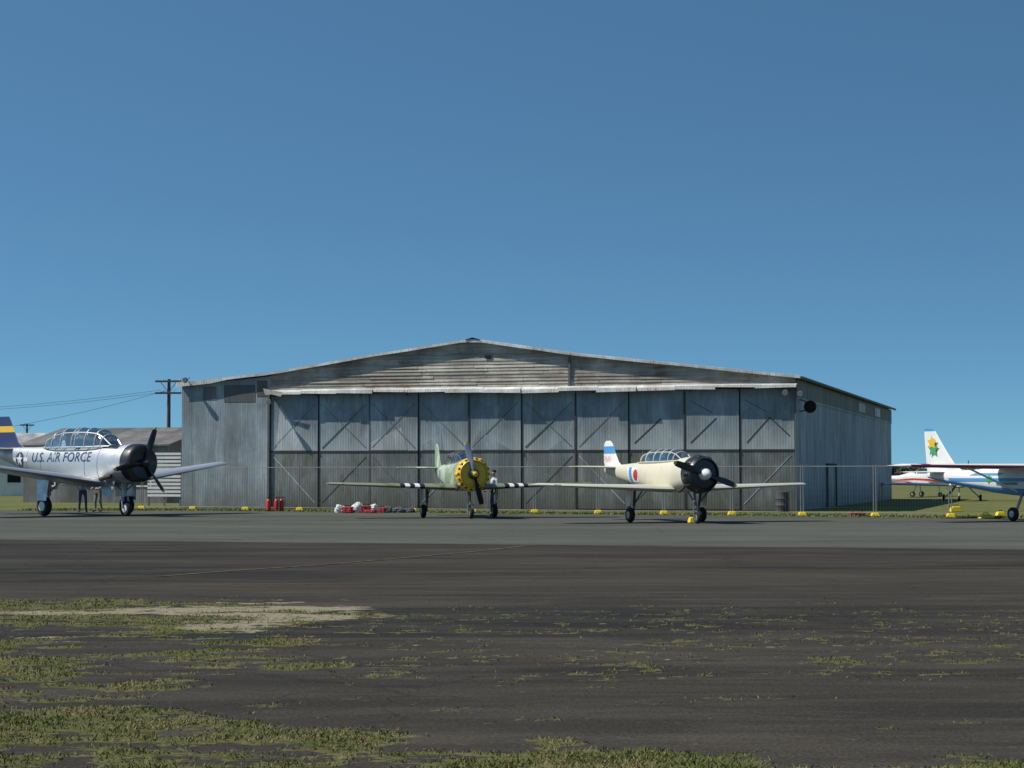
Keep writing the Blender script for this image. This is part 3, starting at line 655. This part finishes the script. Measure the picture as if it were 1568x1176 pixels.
tubes('landing_gear_struts',[((2,.1,.2),(1.9,.0,.95),.04),((.5,.75,.24),(.4,.3,.95),.05),((.5,-.75,.24),(.4,-.3,.95),.05),((.5,-.75,.24),(.5,-.88,.24),.03)],M_steel,PW)
tubes('wing_struts',[((.3,s*.42,1.0),(.2,s*2.6,1.82),.035) for s in(1,-1)],M_white,PW)
def small_plane(name,loc,ang,m1,m2,highwing=True):
    P=empty(name,loc,ang);st=[(2.0,1.15,.30,.28,2.3),(1.4,1.2,.5,.40,2.5),(.9,1.3,.55,.50,2.6),(-.4,1.35,.5,.50,2.5),(-1.5,1.25,.3,.3,2.2),(-4.2,1.3,.08,.12,2)]
    fuselage(P,st,[m1,m2],ringmat=lambda k,i:1 if i in(27,14) else 0)
    zz=1.85 if highwing else .95
    wing(P,'wing',[(.0,.9,-.7,zz,.13),(3,.9,-.7,zz+.05,.13),(5.2,.8,-.5,zz+.1,.11)],[m1,m2],[(0,0),(4.6,1)])
    tail(P,[(1.35,-3.0,-4.3,.06),(1.9,-3.6,-4.4,.08),(2.5,-3.9,-4.5,.06)],[m1,m2],[0,1],[(.05,-3.5,-4.3,1.4,.08),(1.6,-3.6,-4.2,1.4,.06)],m1)
    wheel(P,'nose_wheel',1.5,0,.17,.12);wheel(P,'main_wheel_left',-.2,1.1,.2,.14);wheel(P,'main_wheel_right',-.2,-1.1,.2,.14)
    tubes('struts',[((1.5,0,.17),(1.4,0,.95),.04),((-.2,1.05,.2),(-.1,.3,.95),.04),((-.2,-1.05,.2),(-.1,-.3,.95),.04)],M_white,P)
    blade(P,'propeller_blade_1',(2.1,0,1.15),.9,.6,M_dblade,M_white,.14);blade(P,'propeller_blade_2',(2.1,0,1.15),.9,.6+math.pi,M_dblade,M_white,.14)
    canopy(P,[(1.1,1.55,.3,.02),(.7,1.6,.45,.3),(-.2,1.6,.45,.3),(-.7,1.5,.3,.05)],m1)
    return P
small_plane('light_aircraft',(29.5,142,0),-.5,M_white,M_red,False)
small_plane('light_aircraft',(44,175,0),-2.6,M_white,M_blue,True)
small_plane('light_aircraft',(27.5,120,0),-1.9,M_white,M_sky,False)
# ------------------------------------------------------------------ ground equipment
def extinguisher(loc):
    P=empty('fire_extinguisher',loc)
    revolve('cylinder',[(0.03,.08),(.05,.10),(.42,.10),(.50,.07),(.54,.03)],M_red,P,(0,0,0),'Z',16)
    tubes('handle_and_hose',[((0,0,.54),(0,0,.62),.02),((0,0,.62),(.14,0,.60),.015),((.14,0,.60),(.15,0,.2),.012),((0,0,.03),(0,0,0),.1)],M_black,P)
for px,dy in((412,0.1),(424,.1),(432,.2)):
    z=85.7+dy;extinguisher(((px-784)/3000*z,z,.008))
def tb(px,z,name,w,dp,h,m):
    P=empty(name,((px-784)/3000*z,z,.008),random.uniform(-.4,.4))
    box('body',-w/2,w/2,-dp/2,dp/2,.02,h*.7,m,P,.02);box('lid',-w/2-.01,w/2+.01,-dp/2-.01,dp/2+.01,h*.705,h,m,P,.02)
    tubes('handle',[((-w*.3,0,h),(-w*.3,0,h+.06),.012),((-w*.3,0,h+.06),(w*.3,0,h+.06),.012),((w*.3,0,h+.06),(w*.3,0,h),.012)],M_black,P)
    multi_box('latches',[(-w*.3,-w*.2,-dp/2-.025,-dp/2-.011,h*.55,h*.75),(w*.2,w*.3,-dp/2-.025,-dp/2-.011,h*.55,h*.75)],M_steel,P)
def lump(name,loc,sx,sy,sz,mat,seed):
    bm=bmesh.new();bmesh.ops.create_icosphere(bm,subdivisions=4,radius=1)
    for v in bm.verts:
        n=noise.fractal(v.co*1.3+Vector((seed,0,0)),.8,2,5)
        c=v.co.copy();v.co=c*(1+.28*n);v.co.z=max(v.co.z,-.55)
        v.co=Vector((v.co.x*sx,v.co.y*sy,(v.co.z+.55)*sz))
    me=bpy.data.meshes.new(name);bm.to_mesh(me);bm.free();me.materials.append(mat)
    o=bpy.data.objects.new(name,me);o.location=loc;return link(o)
M_cloth=paint('white_cloth',(.66,.66,.63),.9);M_grey=paint('grey_cloth',(.10,.10,.11),.9)
for px,z,sx,sz,m,nm in((521,82.5,.24,.22,M_cloth,'canvas_bag'),(536,82.2,.22,.10,M_grey,'canvas_bag'),(548,82.8,.26,.28,M_cloth,'canvas_bag'),(573,82.4,.2,.24,M_cloth,'canvas_bag'),(594,82.6,.22,.17,M_grey,'canvas_bag'),(612,82.4,.26,.15,M_grey,'canvas_bag'),(629,82.6,.18,.13,M_grey,'canvas_bag')):
    lump(nm,((px-784)/3000*z,z,.008),sx,sx*.8,sz,m,px)
tb(533,81.9,'tool_box',.42,.25,.26,M_red);tb(561,82.0,'tool_box',.4,.28,.30,M_red);tb(567,81.4,'tool_box',.5,.25,.14,M_red);tb(586,82,'tool_box',.28,.25,.22,M_red)
tb(1312,75.2,'tool_box',.6,.25,.16,M_red)
def drum(loc,m):
    P=empty('fuel_drum',loc);revolve('body',[(0,.27),(.02,.29),(.28,.285),(.30,.30),(.32,.285),(.56,.285),(.58,.30),(.60,.285),(.86,.29),(.88,.27),(.85,.25),(.85,.02)],m,P,(0,0,0),'Z',24)
k=(1197-784)/3000;drum((k*83,83,.008),paint('rusty_drum',(.07,.065,.07),.7,dirt=.7))
def marker(px,z,w,h):
    P=empty('apron_marker',((px-784)/3000*z,z,.004),.2)
    vs=[(-w,-.14,0),(w,-.14,0),(w,.14,0),(-w,.14,0),(-w*.6,-.08,h),(w*.6,-.08,h),(w*.6,.08,h),(-w*.6,.08,h)]
    o=mesh_obj('block',vs,[(0,1,2,3),(4,5,6,7),(0,1,5,4),(1,2,6,5),(2,3,7,6),(3,0,4,7)],M_yel,P);bv=o.modifiers.new('b','BEVEL');bv.width=.03
    tubes('handle',[((-w*.3,0,h),(-w*.3,0,h+.05),.012),((-w*.3,0,h+.05),(w*.3,0,h+.05),.012),((w*.3,0,h+.05),(w*.3,0,h),.012)],M_black,P)
marker(1508,71.5,.3,.16);marker(1530,74.5,.22,.2);marker(1462,84,.3,.25);marker(1058,64.8,.12,.2)
# ------------------------------------------------------------------ background
def gabled(name,loc,rz,w,dp,he,hr,mw,mr,wins=2):
    P=empty(name,loc,rz)
    V=[(-w/2,-dp/2,0),(w/2,-dp/2,0),(w/2,dp/2,0),(-w/2,dp/2,0),(-w/2,-dp/2,he),(w/2,-dp/2,he),(w/2,dp/2,he),(-w/2,dp/2,he),(-w/2,0,hr),(w/2,0,hr)]
    mesh_obj('walls',V,[(0,1,5,4),(2,3,7,6),(1,2,6,9,5),(3,0,4,8,7)],mw,P)
    o=.3;V=[]
    for x in(-w/2-o,w/2+o):
        V+=[(x,-dp/2-o,he-.08),(x,0,hr+.03),(x,dp/2+o,he-.08),(x,-dp/2-o,he),(x,0,hr+.13),(x,dp/2+o,he)]
    mesh_obj('roof',V,[(0,1,7,6),(1,2,8,7),(3,4,10,9),(4,5,11,10),(0,3,9,6),(2,5,11,8),(0,1,4,3),(1,2,5,4),(6,7,10,9),(7,8,11,10)],mr,P)
    bx=[];fx=[]
    for i in range(wins):
        x=-w/2+w*(i+.5)/wins;bx.append((x-.5,x+.5,-dp/2-.02,-dp/2-.003,1.0,2.1))
        fx+=[(x-.58,x-.5,-dp/2-.05,-dp/2-.001,.95,2.15),(x+.5,x+.58,-dp/2-.05,-dp/2-.001,.95,2.15),(x-.5,x+.5,-dp/2-.05,-dp/2-.001,2.1,2.18),(x-.5,x+.5,-dp/2-.05,-dp/2-.001,.92,1.0)]
    multi_box('windows',bx,M_black,P);multi_box('window_frames',fx,M_white,P)
    return P
M_shedr=iron('shed_roof_iron',(.13,.13,.12),(.20,.19,.17),rustamt=.6)
M_shedw=iron('shed_wall_iron',(.15,.16,.16),(.24,.25,.24),rustamt=.6)
gabled('storage_shed',(-22.3,116,0),-.28,9,10,3.3,4.25,M_shedw,M_shedr,3)
gabled('white_cottage',(-37.0,152,0),.2,5.5,6,3.4,4.7,M_white,M_roof,2)
gabled('storage_shed',(-47,175,0),-.1,14,8,3.2,4.2,M_shedw,M_shedr,4)
P=empty('slatted_screen',(-17.55,99,0),-.25)
multi_box('slats',[(-.9,.9,-.02,.02,z,z+.12) for z in np.arange(.5,2.6,.19)],M_white,P)
multi_box('posts',[(x,x+.08,.021,.09,0,2.7) for x in(-.9,-.04,.82)],M_frame,P)
def pole(loc,h,rz,arms=2,w=1.7):
    P=empty('utility_pole',loc,rz)
    tubes('pole',[((0,0,0),(0,0,h),.15,.10)],M_wood,P,10)
    bx=[];ins=[]
    for k in range(arms):
        z=h-.15-k*.75;bx.append((-w/2,w/2,-.21,-.11,z-.06,z+.06))
        for x in(-w*.45,-w*.2,w*.2,w*.45): ins.append(((x,-.16,z+.06),(x,-.16,z+.2),.04))
    multi_box('crossarms',bx,M_wood,P);tubes('insulators',ins,M_white,P,6)
    tubes('arm_braces',[((-w*.3,-.12,h-.2),(0,-.10,h-.85),.02),((w*.3,-.12,h-.2),(0,-.10,h-.85),.02)],M_frame,P,5)
    return P
pole((-21.9,125,0),7.7,-.1);pole((-49.5,200,0),6.8,.3,1,1.4);pole((-62,130,0),7.2,-.1)
def wire(a,b_,sag):
    a=Vector(a);b_=Vector(b_);pts=[a.lerp(b_,t/20)-Vector((0,0,4*sag*(t/20)*(1-t/20))) for t in range(21)]
    return [(p,q,.012) for p,q in zip(pts[:-1],pts[1:])]
W=[]
for o in(-.5,.5): W+=wire((-21.9+o,124.9,7.0),(-62+o,130,6.9),1.35+o*.1)
W+=wire((-22.1,124.8,6.95),(-34,116,3.8),.3)
tubes('overhead_power_lines',W,M_black,None,4)
def treeline(name,x0,x1,y,hmin,hmax,n,size,mat):
    V=[];F=[]
    for i in range(n):
        x=random.uniform(x0,x1);h=hmin+(hmax-hmin)*max(0,.5+.9*fb(x,y,.02,5.)+.4*fb(x,y,.12,2.))
        z=h*random.random()**.7;yy=y+random.uniform(-4,4)
        nrm=Vector((random.gauss(0,1),random.gauss(0,1),random.gauss(0,1))).normalized();u=nrm.orthogonal().normalized();w=nrm.cross(u);s=size*random.uniform(.5,1.2)
        c=Vector((x,yy,z));b=len(V);V+=[c+u*s,c+w*s,c-u*s,c-w*s];F.append((b,b+1,b+2,b+3))
    me=bpy.data.meshes.new(name);me.from_pydata([tuple(v) for v in V],[],F);me.materials.append(mat);return link(bpy.data.objects.new(name,me))
M_tree,nt,b=newmat('far_foliage');v=coords(nt,(1,1,1),True);nt.links.new(mixc(nt,ramp(nt,noi(nt,v,.3,4,.7),.4,.6),(.035,.05,.022),(.09,.10,.05)),b.inputs['Base Color']);b.inputs['Roughness'].default_value=.9
treeline('distant_tree_line',-260,320,620,1.5,4.5,26000,1.0,M_tree)
# ------------------------------------------------------------------ people
M_skin=paint('skin_tone',(.42,.26,.18),.6)
def person(name,loc,rz,shirt,trousers,skin,hair,stride=0):
    P=empty(name,loc,rz)
    J={'pel':(0,0,.93,.135,.10),'wai':(0,0,1.08,.13,.095),'che':(.03,0,1.30,.165,.11),'sho':(.03,0,1.42,.12,.09),'nek':(.04,0,1.50,.052,.052),'hd0':(.06,0,1.58,.075,.07),'hd1':(.06,0,1.67,.085,.078),'hd2':(.055,0,1.74,.05,.05)}
    E=[('pel','wai'),('wai','che'),('che','sho'),('sho','nek'),('nek','hd0'),('hd0','hd1'),('hd1','hd2')]
    for s,sd in((1,'l'),(-1,'r')):
        q=stride*s
        J.update({sd+'hip':(0,s*.10,.86,.095,.085),sd+'kne':(.04+q*.5,s*.12,.48,.062,.06),sd+'ank':(-.02+q,s*.13,.09,.042,.045),sd+'toe':(.14+q,s*.15,.04,.045,.035),
          sd+'ssh':(.02,s*.18,1.40,.06,.06),sd+'elb':(.02,s*.25,1.13,.043,.043),sd+'wri':(.22,s*.22,.98,.027,.03),sd+'pal':(.29,s*.21,.96,.035,.02)})
        E+=[('pel',sd+'hip'),(sd+'hip',sd+'kne'),(sd+'kne',sd+'ank'),(sd+'ank',sd+'toe'),('sho',sd+'ssh'),(sd+'ssh',sd+'elb'),(sd+'elb',sd+'wri'),(sd+'wri',sd+'pal')]
        for k in range(4):
            a=sd+'f%da'%k;b_=sd+'f%db'%k;off=(k-1.5)*.022
            J[a]=(.335,s*.21,.965+off,.010,.010);J[b_]=(.37+(.01 if k in(1,2) else 0),s*.195,.955+off,.008,.008)
            E+=[(sd+'pal',a),(a,b_)]
        J[sd+'th']=(.30,s*.17,.99,.011,.011);E.append((sd+'pal',sd+'th'))
    keys=list(J);me=bpy.data.meshes.new('body');me.from_pydata([J[k][:3] for k in keys],[(keys.index(a),keys.index(b_)) for a,b_ in E],[])
    o=bpy.data.objects.new('body',me);link(o,P)
    o.modifiers.new('skin','SKIN')
    if not me.skin_vertices:
        bm=bmesh.new();bm.from_mesh(me);bm.verts.layers.skin.verify();bm.to_mesh(me);bm.free()
    for i,k in enumerate(keys):
        me.skin_vertices[0].data[i].radius=(J[k][3],J[k][4]);me.skin_vertices[0].data[i].use_root=(k=='pel')
    sb=o.modifiers.new('sub','SUBSURF');sb.levels=2;sb.render_levels=2
    m,nt,b=newmat('clothed_body');tc=N(nt,'ShaderNodeTexCoord');sp=N(nt,'ShaderNodeSeparateXYZ');nt.links.new(tc.outputs['Object'],sp.inputs[0])
    c=mixc(nt,ramp(nt,sp.outputs[2],.949,.951),trousers,shirt)
    sc=N(nt,'ShaderNodeMath',operation='MULTIPLY');sc.inputs[1].default_value=.5;nt.links.new(sp.outputs[2],sc.inputs[0])
    c=mixc(nt,ramp(nt,sc.outputs[0],.742,.744),c,skin)
    hi=N(nt,'ShaderNodeMath',operation='MULTIPLY');nt.links.new(ramp(nt,sp.outputs[0],.18,.19),hi.inputs[0]);nt.links.new(ramp(nt,sp.outputs[2],.88,.89),hi.inputs[1])
    c=mixc(nt,hi.outputs[0],c,skin);c=mixc(nt,ramp(nt,sc.outputs[0],.049,.051,(1,1,1),(0,0,0)),c,(.02,.02,.02))
    nt.links.new(c,b.inputs['Base Color']);b.inputs['Roughness'].default_value=.8;me.materials.append(m)
    bm=bmesh.new();bmesh.ops.create_uvsphere(bm,u_segments=16,v_segments=10,radius=1)
    for v in bm.verts:
        v.co=Vector((v.co.x*.10-.01,v.co.y*.088,v.co.z*.075+.03))
        if v.co.x>.05 and v.co.z<.03: v.co.x=.03
    me=bpy.data.meshes.new('hair');bm.to_mesh(me);bm.free();me.materials.append(hair);h=bpy.data.objects.new('hair',me);h.location=(.05,0,1.69);link(h,P)
    tubes('nose_and_ears',[((.13,0,1.66),(.165,0,1.635),.010,.016),((.055,.083,1.66),(.055,.097,1.66),.022,.02),((.055,-.083,1.66),(.055,-.097,1.66),.022,.02)],M_skin,P)
    multi_box('eyes_and_mouth',[(.135,.143,.022,.045,1.662,1.672),(.135,.143,-.045,-.022,1.662,1.672),(.128,.138,-.025,.025,1.602,1.61)],M_black,P)
M_hair=paint('dark_hair',(.02,.015,.012),.8)
person('standing_person',(-.66,75.2,0.004),-2.6,(.50,.54,.66),(.05,.06,.10),(.42,.26,.18),M_hair)
k=(128-784)/3000;person('standing_person',(k*83,83,0.004),-1.2,(.30,.32,.36),(.06,.07,.10),(.42,.26,.18),M_hair,.10)
k=(152-784)/3000;person('standing_person',(k*83.6,83.6,0.004),-2.2,(.45,.45,.43),(.22,.20,.16),(.42,.26,.18),M_hair,-.06)
# ------------------------------------------------------------------ camera, sun, sky
cd=bpy.data.cameras.new('Camera');cam=bpy.data.objects.new('Camera',cd);link(cam)
cd.sensor_width=36;cd.lens=68.9;cd.clip_end=6000;cd.clip_start=.1
cam.location=(0,0,1.6);cam.rotation_euler=(math.radians(90+2.65),0,0);S.camera=cam
el=math.radians(50);az=Vector((-.995,-.10)).normalized()
sv=Vector((az.x*math.cos(el),az.y*math.cos(el),math.sin(el)))
sd=bpy.data.lights.new('sun','SUN');sd.energy=4.8;sd.angle=math.radians(.5);sd.color=(1,.95,.86)
so=bpy.data.objects.new('sun',sd);link(so);so.rotation_euler=sv.to_track_quat('Z','Y').to_euler();so.location=(-50,0,60)
w=bpy.data.worlds.new('World');S.world=w;w.use_nodes=True;nt=w.node_tree;bg=nt.nodes['Background']
sk=nt.nodes.new('ShaderNodeTexSky');sk.sky_type='NISHITA';sk.sun_disc=False;sk.sun_elevation=el;sk.sun_rotation=math.atan2(az.x,az.y)
sk.air_density=1.0;sk.dust_density=.3;sk.ozone_density=2.0;sk.altitude=0
tc=nt.nodes.new('ShaderNodeTexCoord');vm=nt.nodes.new('ShaderNodeVectorMath');vm.operation='MULTIPLY_ADD';vm.inputs[1].default_value=(1,1,2.3);vm.inputs[2].default_value=(0,0,.12)
nz=nt.nodes.new('ShaderNodeVectorMath');nz.operation='NORMALIZE'
nt.links.new(tc.outputs['Generated'],vm.inputs[0]);nt.links.new(vm.outputs[0],nz.inputs[0]);nt.links.new(nz.outputs[0],sk.inputs[0])
tint=mixc(nt,1.0,sk.outputs[0],(.68,1.05,1.10),'MULTIPLY')
nt.links.new(tint,bg.inputs[0]);bg.inputs[1].default_value=.10
S.view_settings.view_transform='Standard';S.view_settings.look='None';S.view_settings.exposure=0
